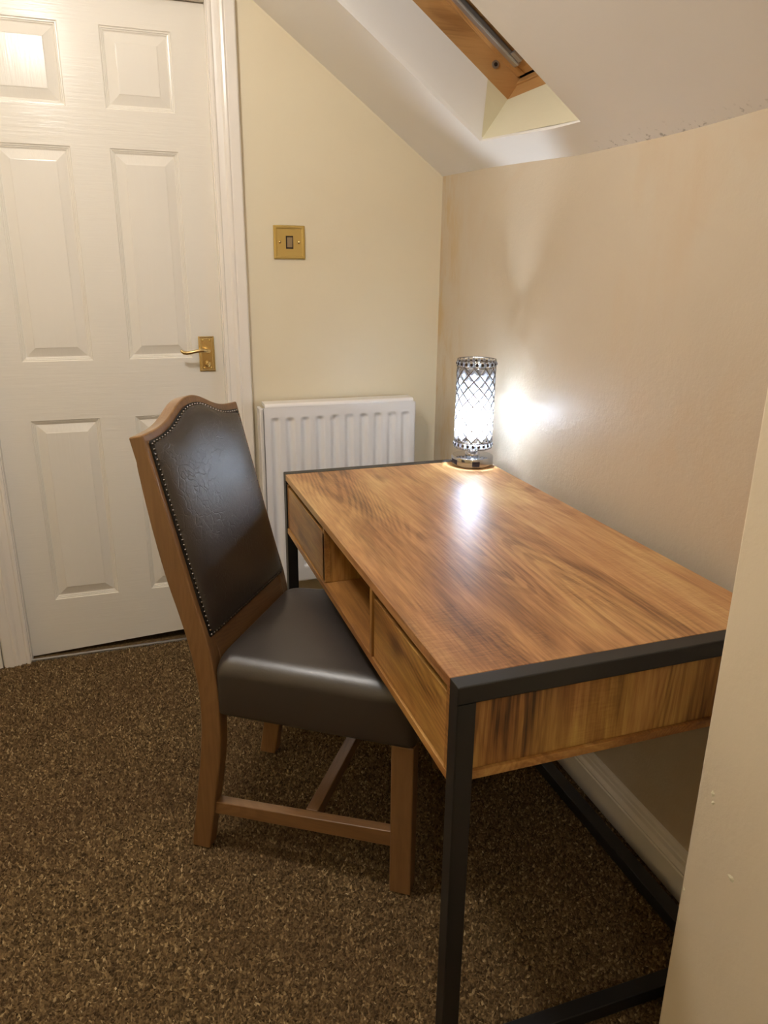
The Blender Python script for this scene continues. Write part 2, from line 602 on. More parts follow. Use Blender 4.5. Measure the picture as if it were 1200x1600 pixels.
wl = pyd('wall_left', *bxvf(XL - 0.1, XL, YR, 0.0, -0.01, 2.45), M['wall_plain'])
struct(wl, 'cream side wall out of view on the left')
wf = pyd('wall_front', *bxvf(XL - 0.1, 0.1, YR - 0.1, YR, -0.01, 2.45), M['wall_plain'])
struct(wf, 'cream wall behind the viewer')

# sloping ceiling with the skylight opening
OL, OR_, OB, OT = -0.455, -0.948, -0.083, -0.86     # opening: left y, right y, bottom x, top x
yl = [0.02, -0.1, -0.2, -0.344, OL, -0.53, -0.605, -0.72, -0.83, OR_, -1.012, -1.08, -1.153, -1.21, -1.273, -1.33, -1.39, -1.83, -2.6, YR]
def topx(y):
    return wx(y) - (ZF - zj(y)) / SLOPE
V, F, idx = [], [], {}
def cv(x, y, z=None):
    k = (round(x, 5), round(y, 5))
    if k not in idx:
        idx[k] = len(V)
        V.append((x, y, cz(x, y) if z is None else z))
    return idx[k]
for i in range(len(yl) - 1):
    a, b = yl[i], yl[i + 1]
    inside = (a <= OL + 1e-6 and b >= OR_ - 1e-6)
    rows = [(wx(a) + 0.02, wx(b) + 0.02), (OB, OB), (OT, OT), (topx(a), topx(b))]
    for r in range(3):
        if inside and r == 1:
            continue
        F.append((cv(rows[r][0], a), cv(rows[r][1], b), cv(rows[r + 1][1], b), cv(rows[r + 1][0], a)))
    F.append((cv(topx(a), a), cv(topx(b), b), cv(XL - 0.05, b, ZF), cv(XL - 0.05, a, ZF)))
ce = pyd('ceiling', V, F, M['ceiling'], fixn=False)
struct(ce, 'white sloping ceiling with a skylight recess')
sol = ce.modifiers.new('thick', 'SOLIDIFY')
sol.thickness = 0.012
sol.offset = 0.0

# skylight: local frame (s up the slope, y, n out through the roof)
Nn = Vector((0.58377, 0, 0.81192))
Ss = Vector((-0.81192, 0, 0.58377))
P0 = Vector((0, 0, 1.555))
def sk(s, y, nn):
    return tuple(P0 + Ss * s + Vector((0, y, 0)) + Nn * nn)
FL, FR, FB, FT = -0.452, -0.948, 0.097, 1.02      # frame: left, right, bottom s, top s
RV = 0.12                                         # depth of the plaster reveal
win = empty('window_1', sk(FB, (FL + FR) / 2, RV))
struct(win, 'pine framed skylight recessed in the sloping ceiling, dark night outside')
wo = Vector(win.location)
def wpyd(name, V, F, mat, parent=win, **k):
    return pyd(name, [tuple(Vector(a) - wo) for a in V], F, mat, parent, **k)
def skbox(name, s0, s1, y0, y1, n0, n1, mat, parent=win, bevel=0.0015):
    V, F = bxvf(s0, s1, y0, y1, n0, n1)
    me_o = wpyd(name, [sk(*a) for a in V], F, mat, parent, bevel=bevel)
    return me_o
cb_l, cb_r = (OB, OL, cz(OB, OL)), (OB, OR_, cz(OB, OR_))
ct_l, ct_r = (OT, OL, cz(OT, OL)), (OT, OR_, cz(OT, OR_))
f_bl, f_bl2, f_tl = sk(FB, FL, RV), sk(0.174, FL, RV), sk(FT, FL, RV)
f_br, f_tr = sk(FB, FR, RV), sk(FT, FR, RV)
wpyd('left_reveal', [cb_l, ct_l, f_tl, f_bl2], [(0, 1, 2, 3)], M['ceiling'], fixn=False)
wpyd('corner_reveal', [cb_l, f_bl2, f_bl], [(0, 1, 2)], M['cream_reveal'], fixn=False)
def patch(name, a, b_, c_, d_, mat, k=10):
    a, b_, c_, d_ = (Vector(q) for q in (a, b_, c_, d_))
    V = [tuple((a * (1 - i / k) + d_ * (i / k)) * (1 - j / k) + (b_ * (1 - i / k) + c_ * (i / k)) * (j / k)) for i in range(k + 1) for j in range(k + 1)]
    F = [(i * (k + 1) + j, i * (k + 1) + j + 1, (i + 1) * (k + 1) + j + 1, (i + 1) * (k + 1) + j) for i in range(k) for j in range(k)]
    return wpyd(name, V, F, mat, fixn=False, smooth=True)
patch('bottom_reveal', cb_l, f_bl, f_br, cb_r, M['cream_reveal'])
wpyd('right_reveal', [cb_r, f_br, f_tr, ct_r], [(0, 1, 2, 3)], M['ceiling'], fixn=False)
wpyd('top_reveal', [ct_l, ct_r, f_tr, f_tl], [(0, 1, 2, 3)], M['ceiling'], fixn=False)
# pine lining boards
TH = 0.03
skbox('lining_board', FB - 0.001, FT, FL, FL + TH, RV - 0.001, 0.185, M['pine_s'])
skbox('lining_board', FB - 0.001, FT, FR - TH, FR, RV - 0.001, 0.185, M['pine_s'])
skbox('lining_board', FB - TH, FB, FR - TH, FL + TH, RV - 0.001, 0.165, M['pine_y'])
skbox('lining_board', FT, FT + TH, FR - TH, FL + TH, RV - 0.001, 0.185, M['pine_y'])
skbox('frame_rebate', FB - TH, FB + 0.004, FR - TH, FL + TH, 0.165, 0.185, M['pine_y'])
# sash
s0 = FB + 0.012
sash = skbox('sash', s0, FT - 0.01, FL - 0.040, FL - 0.002, 0.178, 0.215, M['pine_s'])
skbox('sash_rail', s0, FT - 0.01, FR + 0.002, FR + 0.040, 0.178, 0.215, M['pine_s'], sash)
skbox('sash_rail', s0, s0 + 0.06, FR + 0.040, FL - 0.040, 0.180, 0.215, M['pine_y'], sash)
skbox('sash_rail', FT - 0.07, FT - 0.01, FR + 0.040, FL - 0.040, 0.180, 0.215, M['pine_y'], sash)
skbox('blind_channel', s0 + 0.032, FT - 0.08, FL - 0.066, FL - 0.042, 0.168, 0.184, M['alu'], bevel=0.004)
skbox('blind_channel', s0 + 0.032, FT - 0.08, FR + 0.042, FR + 0.066, 0.168, 0.184, M['alu'], bevel=0.004)
skbox('corner_bracket', s0 + 0.038, s0 + 0.07, FL - 0.086, FL - 0.068, 0.172, 0.180, M['alu'])
skbox('pane', s0 + 0.05, FT - 0.06, FR + 0.03, FL - 0.03, 0.204, 0.210, M['night_glass'])
skbox('roof_casing', FB - 0.1, FT + 0.1, FR - 0.12, FL + 0.12, 0.218, 0.235, M['void'], bevel=0)
# round screw cap on the left lining
def disc_on_lining(s, nn, r, th, mat, name, parent):
    V = []
    k = 20
    for d in (0.0, th):
        for i in range(k):
            a = 2 * math.pi * i / k
            V.append(sk(s + r * math.cos(a), FL - d, nn + r * math.sin(a)))
    F = [tuple(range(k)), tuple(range(k, 2 * k))] + [(i, (i + 1) % k, k + (i + 1) % k, k + i) for i in range(k)]
    return wpyd(name, V, F, mat, parent)
cap = disc_on_lining(0.178, 0.160, 0.0100, 0.003, M['alu'], 'screw_cap', win)
disc_on_lining(0.178, 0.160, 0.005, 0.0042, M['steel'], 'screw_hole', cap)

# ------------------------------------------------------------------ skirting boards, casing
SKP = [(0, 0), (0.021, 0), (0.021, 0.066), (0.0185, 0.069), (0.0195, 0.073), (0.017, 0.078), (0.0125, 0.083), (0.0115, 0.093), (0.0095, 0.0955), (0.0085, 0.104), (0.006, 0.110), (0, 0.112)]
V, F = prism(SKP, -0.022, PY, lambda d, z, y: (wx(y) - d, y, z - 0.002))
struct(pyd('baseboard_right', V, F, M['gloss_white'], bevel=0.0008), 'white moulded skirting board behind the desk')
V, F = merge(prism(SKP, -0.664, -0.001, lambda d, z, x: (x, -d, z - 0.002)), prism(SKP, XL, -1.529, lambda d, z, x: (x, -d, z - 0.002)))
struct(pyd('baseboard_back', V, F, M['gloss_white'], bevel=0.0008), 'white moulded skirting board along the door wall')
# architrave profile: (distance from the opening, proud)
ARP = [(0, 0), (0, 0.010), (0.004, 0.0135), (0.010, 0.0135), (0.013, 0.0105), (0.020, 0.012), (0.030, 0.0135), (0.036, 0.018), (0.043, 0.020), (0.048, 0.0175), (0.051, 0.019), (0.076, 0.021), (0.080, 0.018), (0.080, 0)]
hz = 2.068
def casing_r(d, q, t):
    z = -0.004 if t == 0 else 1.989 + d
    return (-0.746 + d, -q, z)
def casing_l(d, q, t):
    z = -0.012 if t == 0 else 1.989 + d
    return (-1.445 - d, -q, z)
def casing_t(d, q, t):
    return ((-0.746 + d) if t == 0 else (-1.445 - d), -q, 1.989 + d)
tr_ = empty('trim_1', (-1.1, 0, 0))
struct(tr_, 'white moulded door architrave')
for nm, fn in (('architrave_leg', casing_r), ('architrave_leg', casing_l), ('architrave_head', casing_t)):
    V, F = prism(ARP, 0, 1, fn)
    pyd(nm, [(a[0] + 1.1, a[1], a[2]) for a in V], F, M['gloss_white'], tr_, bevel=0.0008)
# jamb lining + stop
boxes('door_jamb', [(-0.749 + 1.1, -0.742 + 1.1, -0.001, 0.1, -0.004, 1.992), (-1.449 + 1.1, -1.442 + 1.1, -0.001, 0.1, -0.004, 1.992), (-1.449 + 1.1, -0.742 + 1.1, -0.001, 0.1, 1.987, 1.994)], M['gloss_white'], tr_)

th = box('trim_2', -1.444, -0.747, -0.004, 0.006, -0.004, 0.0035, M['alu'], bevel=0.001)  # metal strip put in for the pale carpet edge
struct(th, 'thin pale strip standing in for the whitish carpet edge under the door')
# ------------------------------------------------------------------ door
door = empty('door_1', ((DXL + DXR) / 2, DY, 0.0))
struct(door, 'white six-panel moulded door with brass lever handle, shut')
do = Vector(door.location)
xs = [DXL, -1.350, -1.147, -1.040, -0.846, DXR - 0.001]
zs = [0.010, 0.198, 0.806, 0.988, 1.594, 1.696, 1.906, DTOP]
V, F, idm = [], [], {}
def dv(x, z, y=DY):
    k = (x, z, y)
    if k not in idm:
        idm[k] = len(V)
        zz = z
        if z == 0.010:                       # the foot is cut slightly out of true
            zz = 0.001 + 0.034 * (x - DXL) / (DXR - DXL)
        V.append((x - do.x, y - do.y, zz))
    return idm[k]
holes = []
for i in range(5):
    for j in range(7):
        if i in (1, 3) and j in (1, 3, 5):
            holes.append((xs[i], xs[i + 1], zs[j], zs[j + 1]))
            continue
        F.append((dv(xs[i], zs[j]), dv(xs[i + 1], zs[j]), dv(xs[i + 1], zs[j + 1]), dv(xs[i], zs[j + 1])))
# edges and back
b = DY + 0.036
for (xa, za), (xb, zb) in (((xs[0], zs[0]), (xs[5], zs[0])), ((xs[5], zs[0]), (xs[5], zs[7])), ((xs[5], zs[7]), (xs[0], zs[7])), ((xs[0], zs[7]), (xs[0], zs[0]))):
    F.append((dv(xa, za), dv(xb, zb), dv(xb, zb, b), dv(xa, za, b)))
F.append((dv(xs[0], zs[0], b), dv(xs[5], zs[0], b), dv(xs[5], zs[7], b), dv(xs[0], zs[7], b)))
leaf = pyd('door_leaf', V, F, M['door'], door, fixn=False)
RINGS = [(0, 0), (0.0025, 0.0030), (0.0055, 0.0032), (0.0065, 0.0055), (0.0100, 0.0062), (0.0110, 0.0085), (0.0140, 0.0095), (0.0395, 0.0022), (0.0402, 0.0010), (0.0425, 0.0006)]
for x0, x1, z0, z1 in holes:
    V, F = [], []
    for d, q in RINGS:
        V += [(x0 + d - do.x, q, z0 + d), (x1 - d - do.x, q, z0 + d), (x1 - d - do.x, q, z1 - d), (x0 + d - do.x, q, z1 - d)]
    for r in range(len(RINGS) - 1):
        for k in range(4):
            F.append((r * 4 + k, r * 4 + (k + 1) % 4, r * 4 + 4 + (k + 1) % 4, r * 4 + 4 + k))
    e = (len(RINGS) - 1) * 4
    F.append((e, e + 1, e + 2, e + 3))
    pyd('door_panel', V, F, M['door_panel'], door, fixn=False)
# handle
hx0, hx1, hz0, hz1 = -0.825, -0.775, 0.943, 1.055
V, F = [], []
for d, q in ((0, 0), (0, 0.003), (0.003, 0.005), (0.005, 0.0045), (0.008, 0.008), (0.0095, 0.008)):
    V += [(hx0 + d - do.x, -q, hz0 + d), (hx1 - d - do.x, -q, hz0 + d), (hx1 - d - do.x, -q, hz1 - d), (hx0 + d - do.x, -q, hz1 - d)]
for r in range(5):
    for k in range(4):
        F.append((r * 4 + k, r * 4 + (k + 1) % 4, r * 4 + 4 + (k + 1) % 4, r * 4 + 4 + k))
F.append((20, 21, 22, 23))
plate = pyd('handle_plate', V, F, M['brass'], door)
plate['label'] = 'brass rectangular lever back plate'
for sxx in (hx0 + 0.014, hx1 - 0.014):
    for szz in (hz0 + 0.012, hz1 - 0.012):
        Vs, Fs = lathe([(0, 0.0105), (0.0022, 0.0098), (0.0034, 0.008), (0.0034, 0.006)], 12)
        pyd('screw', [(a[0] + sxx - do.x, -a[2], a[1] + szz) for a in Vs], Fs, M['brass_plate'], plate, smooth=True)
P = [(-0.797, 0, 1.010), (-0.797, -0.018, 1.010), (-0.799, -0.034, 1.0105), (-0.806, -0.043, 1.0125), (-0.820, -0.047, 1.0145), (-0.836, -0.048, 1.0130), (-0.852, -0.047, 1.0095), (-0.866, -0.046, 1.0075), (-0.876, -0.046, 1.0090), (-0.882, -0.046, 1.0140), (-0.885, -0.046, 1.0180)]
R_ = [0.0105, 0.0085, 0.0072, 0.0066, 0.006, 0.0056, 0.0056, 0.0058, 0.0060, 0.0050, 0.0025]
V, F = tube([(a[0] - do.x, a[1], a[2]) for a in P], R_, 14)
lv = pyd('lever', V, F, M['brass'], door, smooth=True)
V, F = lathe([(0.0, 0.016), (0.006, 0.0155), (0.0085, 0.013), (0.0105, 0.009), (0.0105, 0.006)], 24)
V2, F2 = bxvf(-0.0025, 0.0025, -0.009, 0.009, 0.012, 0.024)
V, F = merge((V, F), (V2, F2))
pyd('thumb_turn', [(a[0] - 0.799 - do.x, -a[2], a[1] + 0.968) for a in V], F, M['brass'], plate, bevel=0.001)

# ------------------------------------------------------------------ radiator
rx0, rx1, rz0, rz1, ry = -0.642, -0.117, 0.215, 0.845, -0.090
rad = empty('radiator', ((rx0 + rx1) / 2, -0.06, 0.0))
tag(rad, 'white fluted panel radiator on the cream wall behind the desk', 'radiator')
ro = Vector(rad.location)
nxs = 220
xs_ = np.linspace(rx0, rx1, nxs)
zs_ = np.concatenate([np.linspace(rz0, rz0 + 0.08, 22), np.linspace(rz0 + 0.09, rz1 - 0.09, 6), np.linspace(rz1 - 0.075, rz1 - 0.012, 22)])
fx = np.linspace(-0.607, -0.150, 10)
V, F = [], []
def groove(x, z):
    d = np.min(np.abs(fx - x))
    g = 0.5 + 0.5 * math.cos(math.pi * min(d / 0.0175, 1.0)) 
    g = g ** 0.8
    e = min((rz1 - 0.044 - z), (z - rz0 - 0.044)) / 0.016
    e = max(0.0, min(1.0, e))
    e = e * e * (3 - 2 * e)
    return 0.0115 * g * e
for z in zs_:
    for x in xs_:
        V.append((x - ro.x, ry + groove(x, z) - ro.y, z))
nz_ = len(zs_)
for j in range(nz_ - 1):
    for i in range(nxs - 1):
        F.append((j * nxs + i, j * nxs + i + 1, (j + 1) * nxs + i + 1, (j + 1) * nxs + i))
pyd('front_panel', V, F, M['radiator'], rad, smooth=True, fixn=False)
# rolled top cover, side covers, bottom edge, rear panel
arc = [(ry, rz1 - 0.012)]
for i in range(1, 7):
    a = math.pi / 2 * i / 6
    arc.append((ry + 0.012 * (1 - math.cos(a)), rz1 - 0.012 + 0.012 * math.sin(a)))
poly = arc + [(-0.025, rz1), (-0.025, rz1 - 0.010), (ry + 0.012, rz1 - 0.012)]
V, F = prism(poly, rx0 + 0.004, rx1 - 0.004, lambda a, b_, t_: (t_ - ro.x, a - ro.y, b_))
pyd('top_cover', V, F, M['radiator'], rad, bevel=0.0008)
box('side_cover', rx0 - 0.012, rx0, ry + 0.010, -0.022, rz0 + 0.01, rz1 - 0.016, M['radiator'], rad, bevel=0.003, off=ro)
box('side_cover', rx1, rx1 + 0.009, ry + 0.010, -0.022, rz0 + 0.01, rz1 - 0.016, M['radiator'], rad, bevel=0.003, off=ro)
box('bottom_edge', rx0, rx1, ry + 0.001, ry + 0.02, rz0 - 0.006, rz0 + 0.004, M['radiator'], rad, bevel=0.003, off=ro)
box('rear_panel', rx0 + 0.002, rx1 - 0.002, -0.050, -0.040, rz0, rz1 - 0.02, M['radiator'], rad, off=ro)
for x in (-0.52, -0.24):
    box('wall_bracket', x - 0.015, x + 0.015, -0.042, 0.0, rz0 + 0.05, rz1 - 0.06, M['radiator'], rad, off=ro)
V, F = tube([(-0.655 - ro.x, -0.055 - ro.y, rz0 + 0.03), (-0.655 - ro.x, -0.055 - ro.y, 0.0)], 0.0075, 10)
pyd('supply_pipe', V, F, M['gloss_white'], rad, smooth=True)

# ------------------------------------------------------------------ light switch
sw = empty('light_switch', (-0.524, 0.0, 1.345))
tag(sw, 'square brass light switch plate on the cream wall beside the door', 'light switch')
V, F = [], []
for d, q in ((0, 0), (0, 0.004), (0.004, 0.0075), (0.0075, 0.0075), (0.010, 0.0058), (0.012, 0.0056)):
    h = 0.0505 - d
    V += [(-h, -q, -h), (h, -q, -h), (h, -q, h), (-h, -q, h)]
for r in range(5):
    for k in range(4):
        F.append((r * 4 + k, r * 4 + (k + 1) % 4, r * 4 + 4 + (k + 1) % 4, r * 4 + 4 + k))
F.append((20, 21, 22, 23))
pyd('face_plate', V, F, M['brass_plate'], sw)
box('rocker_surround', -0.0118, 0.0118, -0.0075, -0.0050, -0.0195, 0.0195, M['black_plastic'], sw, bevel=0.0006)
V = [(-0.0085, -0.007, -0.015), (0.0085, -0.007, -0.015), (0.0085, -0.007, 0.015), (-0.0085, -0.007, 0.015), (-0.0085, -0.0085, -0.015), (0.0085, -0.0085, -0.015), (0.0085, -0.0125, 0.015), (-0.0085, -0.0125, 0.015)]
pyd('rocker', V, bxvf(0, 1, 0, 1, 0, 1)[1], M['rocker'], sw, bevel=0.0008)
for x in (-0.031, 0.031):
    Vs, Fs = lathe([(0, 0.0082), (0.003, 0.0078), (0.0045, 0.0062), (0.0045, 0.005)], 16)
    s_ = pyd('screw', [(a[0] + x, -a[2], a[1]) for a in Vs], Fs, M['brass'], sw, smooth=True)
    box('screw_slot', x - 0.0035, x + 0.0035, -0.0086, -0.0078, -0.0006, 0.0006, M['black_plastic'], s_, bevel=0)

# ------------------------------------------------------------------ desk
xl, xr, yn, yf, H = -0.6715, -0.0793, -1.6936, -0.5292, 0.7376
TB = 0.029
desk = empty('writing_desk', ((xl + xr) / 2, (yn + yf) / 2, 0))
tag(desk, 'rustic wood-effect writing desk with black steel frame and two drawers against the wall', 'desk')
dk = Vector(desk.location)
def db(name, x0, x1, y0, y1, z0, z1, mat, parent=desk, bevel=0.0012):
    return box(name, x0, x1, y0, y1, z0, z1, M[mat], parent, bevel=bevel, off=dk)
y0, y1 = yn + TB, yf - TB
TT = 0.018
db('tabletop', xl, xr, y0, y1, H - TT, H - 0.0008, 'desk_top', bevel=0.001)
# end frames: welded tubes, flush at the corners
def tube_part(name, x0, x1, ya, yb, z0, z1, keep):
    V, F = bxvf(x0 - dk.x, x1 - dk.x, ya - dk.y, yb - dk.y, z0, z1)
    o = pyd(name, V, F, M['steel'], desk)
    weight_bevel(o, keep, 0.002, 2)
zt = H - TB
for ya, yb in ((yn, yn + TB), (yf - TB, yf)):
    for xa, xb in ((xl, xl + TB), (xr - TB, xr)):
        tube_part('leg', xa, xb, ya, yb, 0.0, zt, lambda a, c: not (a.z > zt - 1e-4 and c.z > zt - 1e-4))
    tube_part('top_rail', xl, xr, ya, yb, zt, H - 0.0005, lambda a, c: not (abs(a.z - c.z) < 1e-5 and a.z < zt + 1e-4 and abs(a.x - c.x) < 1e-5))
    db('floor_rail', xl + TB + 0.0004, xr - TB - 0.0004, ya, yb, 0.002, 0.002 + TB, 'steel', bevel=0.002)
db('floor_rail', xr - TB - 0.005, xr - 0.001, yn + TB + 0.0004, yf - TB - 0.0004, 0.002, 0.002 + TB, 'steel', bevel=0.002)
# carcass
ZB, ZU = 0.567, H - TT - 0.0003
BT = 0.015
x_in = xl + 0.002
db('bottom_board', xl + 0.001, xr - 0.002, y0 + 0.0003, y1 - 0.0003, ZB, ZB + BT, 'desk_edge')
db('end_panel', xl + 0.004, xr - 0.003, y0 - 0.006, y0 + 0.009, ZB + BT + 0.0004, H - TB - 0.0003, 'desk_end', bevel=0.0008)
db('end_panel', xl + 0.004, xr - 0.003, y1 - 0.009, y1 + 0.006, ZB + BT + 0.0004, H - TB - 0.0003, 'desk_end', bevel=0.0008)
db('end_trim', xl + TB + 0.0005, xr - 0.003, y0 - 0.012, y0 - 0.0002, ZB + 0.001, ZB + BT, 'desk_edge', bevel=0.0008)
db('back_panel', xr - 0.018, xr - 0.003, y0 + 0.0095, y1 - 0.0095, ZB + BT + 0.0004, ZU, 'desk_end', bevel=0.0008)
db('divider', xl + 0.0005, xr - 0.02, -1.314, -1.301, ZB + BT + 0.0004, ZU, 'desk_end', bevel=0.0008)
db('divider', xl + 0.004, xr - 0.02, -0.955, -0.942, ZB + BT + 0.0004, ZU, 'desk_end', bevel=0.0008)
db('corner_post', xl + 0.001, xl + 0.016, y0 + 0.0003, y0 + 0.011, ZB + BT + 0.0004, ZU, 'desk_edge', bevel=0.0006)
for a, b_ in ((-1.651, -1.317), (-0.957, y1 - 0.014)):
    dr = db('drawer_front', xl + 0.004, xl + 0.018, a, b_, ZB + BT + 0.003, 0.7030, 'desk_front', bevel=0.001)
    db('drawer_box', xl + 0.0185, xl + 0.42, a + 0.02, b_ - 0.02, ZB + BT + 0.006, 0.685, 'desk_edge', dr, bevel=0.001)

# ------------------------------------------------------------------ chair
u = Vector((0.82, -0.573, 0)).normalized()
chair = empty('dining_chair', (-1.012, -1.03, 0.0), math.atan2(u.y, u.x))
tag(chair, 'wooden dining chair with dark studded leather back and seat tucked at the desk', 'chair')
WC = 0.40
PW = 0.034
zl = [0, .14, .27, .37, .45, .53, .60, .659, .75, .85, .91444]
ub = [0, .022, .041, .048, .043, .029, .011, -.006, -.0265, -.0445, -.0537]
uf = [.045, .069, .090, .0935, .089, .078, .059, .044, .0209, -.0044, -.02072]
def smooth_list(zq):
    # Catmull-Rom resample of the post outline
    def cr(L, tt):
        i = min(int(tt), len(L) - 2)
        f = tt - i
        p0, p1, p2, p3 = L[max(i - 1, 0)], L[i], L[i + 1], L[min(i + 2, len(L) - 1)]
        return 0.5 * (2 * p1 + (p2 - p0) * f + (2 * p0 - 5 * p1 + 4 * p2 - p3) * f * f + (3 * p1 - p0 - 3 * p2 + p3) * f ** 3)
    out = []
    k = 34
    for i in range(k):
        tt = (len(zl) - 1) * i / (k - 1)
        out.append((cr(zl, tt), cr(ub, tt), cr(uf, tt)))
    return out
prof = smooth_list(zl)
for w0 in (0.0, WC - PW):
    nP = len(prof)
    V, F = [], []
    for z, a, c in prof:
        V += [(a, w0, z), (c, w0, z), (c, w0 + PW, z), (a, w0 + PW, z)]
    for i in range(nP - 1):
        for k in range(4):
            F.append((i * 4 + k, i * 4 + (k + 1) % 4, i * 4 + 4 + (k + 1) % 4, i * 4 + 4 + k))
    e4 = (nP - 1) * 4
    for k in (0, 3):      # rear top edge sits on the crest seam
        V[e4 + k] = (-0.02072 - 0.032 * 0.9694, V[e4 + k][1], 0.91444 - 0.032 * 0.2456)
    F += [(0, 1, 2, 3), tuple(e4 + k for k in range(4))]
    lg = pyd('leg', V, F, M['chair_wood'], chair)
    weight_bevel(lg, lambda a, c: not (a.z > 0.9050 and c.z > 0.9050 and abs(a.x + 0.036) < 0.02 and abs(a.z - c.z) < 0.009))
# the plane of the back: origin b, up direction, forward normal
b0 = Vector((0.044, 0, 0.659))
upv = Vector((-0.2456, 0, 0.9694))
nrm = Vector((0.9694, 0, 0.2456))
def bp(w_, h, q):
    a = b0 + upv * h + nrm * q
    return (a.x, w_, a.z)
cd = [0, .02, .04, .06, .08, .10, .12, .14, .17, .20]
ch_ = [.3615, .3600, .3550, .3465, .3370, .3285, .3225, .3190, .3165, .3150]
def crest(w_):
    d = min(abs(w_ - WC / 2), 0.2)
    return float(np.interp(d, cd, ch_))
ws = np.linspace(0, WC, 61)
sm = [crest(x) for x in ws]
for _ in range(3):
    sm = [sm[0]] + [0.25 * sm[i - 1] + 0.5 * sm[i] + 0.25 * sm[i + 1] for i in range(1, 60)] + [sm[-1]]
V, F = [], []
def under(x):
    return 0.2635 if (x < PW + 0.001 or x > WC - PW - 0.001) else crest(x) - 0.055
low = [0.2635 if (x < PW or x > WC - PW) else s_ - 0.05 for x, s_ in zip(ws, sm)]
for x, s_, lo_ in zip(ws, sm, low):
    V += [bp(x, lo_, 0), bp(x, s_, 0), bp(x, s_, -0.032), bp(x, lo_, -0.032)]
for i in range(60):
    for k in range(4):
        F.append((i * 4 + k, i * 4 + (k + 1) % 4, i * 4 + 4 + (k + 1) % 4, i * 4 + 4 + k))
F += [(0, 1, 2, 3), tuple(240 + k for k in range(4))]
cr_ = pyd('crest_rail', V, F, M['chair_wood'], chair)
def on_seam(a):
    return abs((a - b0).dot(upv) - 0.2635) < 1e-4
weight_bevel(cr_, lambda a, c: not (on_seam(a) and on_seam(c)))
V, F = bxvf(PW, WC - PW, 0, 1, 0, 1)
V = [bp(a[0], -0.215 if a[2] == 0 else -0.112, -0.002 if a[1] == 0 else -0.028) for a in V]
pyd('back_rail', V, F, M['chair_wood_w'], chair, bevel=0.003)
# upholstered back
INS = 0.018
def pad_top(w_):
    return float(np.interp(w_, ws, sm)) - 0.0215
PB = -0.119
nu, nv = 56, 72
V, F = [], []
def bulge(s, t_):
    a = 1 - abs(2 * s - 1) ** 5
    c = 1 - abs(2 * t_ - 1) ** 7
    return 0.003 + 0.018 * (max(a, 0) ** 0.55) * (max(c, 0) ** 0.55)
def ease(i, k):
    x = i / k
    return 0.5 - 0.5 * math.cos(math.pi * x) * (0.55 + 0.45 * 1) if True else x
for j in range(nv + 1):
    for i in range(nu + 1):
        s, t_ = ease(i, nu), ease(j, nv)
        w_ = INS + (WC - 2 * INS) * s
        h = PB + (pad_top(w_) - PB) * t_
        V.append(bp(w_, h, bulge(s, t_) + 0.0005))
nfv = len(V)
for j in range(nv):
    for i in range(nu):
        a = j * (nu + 1) + i
        F.append((a, a + 1, a + nu + 2, a + nu + 1))
# border ring to the rear face
ringi = [i for i in range(nu + 1)] + [j * (nu + 1) + nu for j in range(1, nv + 1)] + [nv * (nu + 1) + i for i in range(nu - 1, -1, -1)] + [j * (nu + 1) for j in range(nv - 1, 0, -1)]
ringw = []
for q in ringi:
    j, i = divmod(q, nu + 1)
    w_ = INS + (WC - 2 * INS) * ease(i, nu)
    h = PB + (pad_top(w_) - PB) * ease(j, nv)
    ringw.append((w_, h))
    V.append(bp(min(max(w_, PW + 0.001), WC - PW - 0.001), min(h, pad_top(w_) - 0.03), -0.020))
k = len(ringi)
for i in range(k):
    F.append((ringi[i], ringi[(i + 1) % k], nfv + (i + 1) % k, nfv + i))
F.append(tuple(range(nfv, nfv + k)))
back = pyd('backrest', V, F, M['leather_back'], chair, smooth=True)
back['label'] = 'creased dark brown leather back pad'
# studs
L = [0.0]
for i in range(1, k + 1):
    a, c = ringw[i - 1], ringw[i % k]
    L.append(L[-1] + math.hypot(c[0] - a[0], c[1] - a[1]))
nst = int(L[-1] / 0.0105)
parts = []
cw_, chh = WC / 2, 0.1
for q in range(nst):
    tt = L[-1] * q / nst
    i = int(np.searchsorted(L, tt, side='right') - 1)
    a, c = ringw[i % k], ringw[(i + 1) % k]
    f = (tt - L[i]) / max(L[i + 1] - L[i], 1e-9)
    w_, h = a[0] + (c[0] - a[0]) * f, a[1] + (c[1] - a[1]) * f
    if h < PB + 0.004 and 0.03 < w_ < WC - 0.03:
        pass
    v_, f_ = lathe([(0.0001, 0.0040), (0.0017, 0.0034), (0.0027, 0.0020), (0.0031, -0.001)], 8)
    parts.append(([bp(w_ + a_[0], h + a_[1], 0.0042 + a_[2]) for a_ in v_], f_))
st = pyd('stud_trim', *merge(*parts), M['nail'], back, smooth=True)
st['kind'] = 'stuff'
st['label'] = 'row of small dark metal upholstery studs'
# dark braid under the studs
V, F = [], []
for q in range(k):
    a, c, e_ = ringw[q - 1], ringw[q], ringw[(q + 1) % k]
    tx_, ty_ = e_[0] - a[0], e_[1] - a[1]
    ln_ = math.hypot(tx_, ty_) or 1
    nx_, ny_ = ty_ / ln_, -tx_ / ln_          # outward: the ring runs anticlockwise
    for d_, q_ in ((0.0050, 0.0004), (0.0045, 0.0040), (-0.0040, 0.0060), (-0.0055, 0.0030)):
        V.append(bp(c[0] + nx_ * d_, c[1] + ny_ * d_, q_))
for i in range(k):
    j = (i + 1) % k
    for m_ in range(3):
        F.append((i * 4 + m_, j * 4 + m_, j * 4 + m_ + 1, i * 4 + m_ + 1))
pyd('braid', V, F, M['braid'], back)

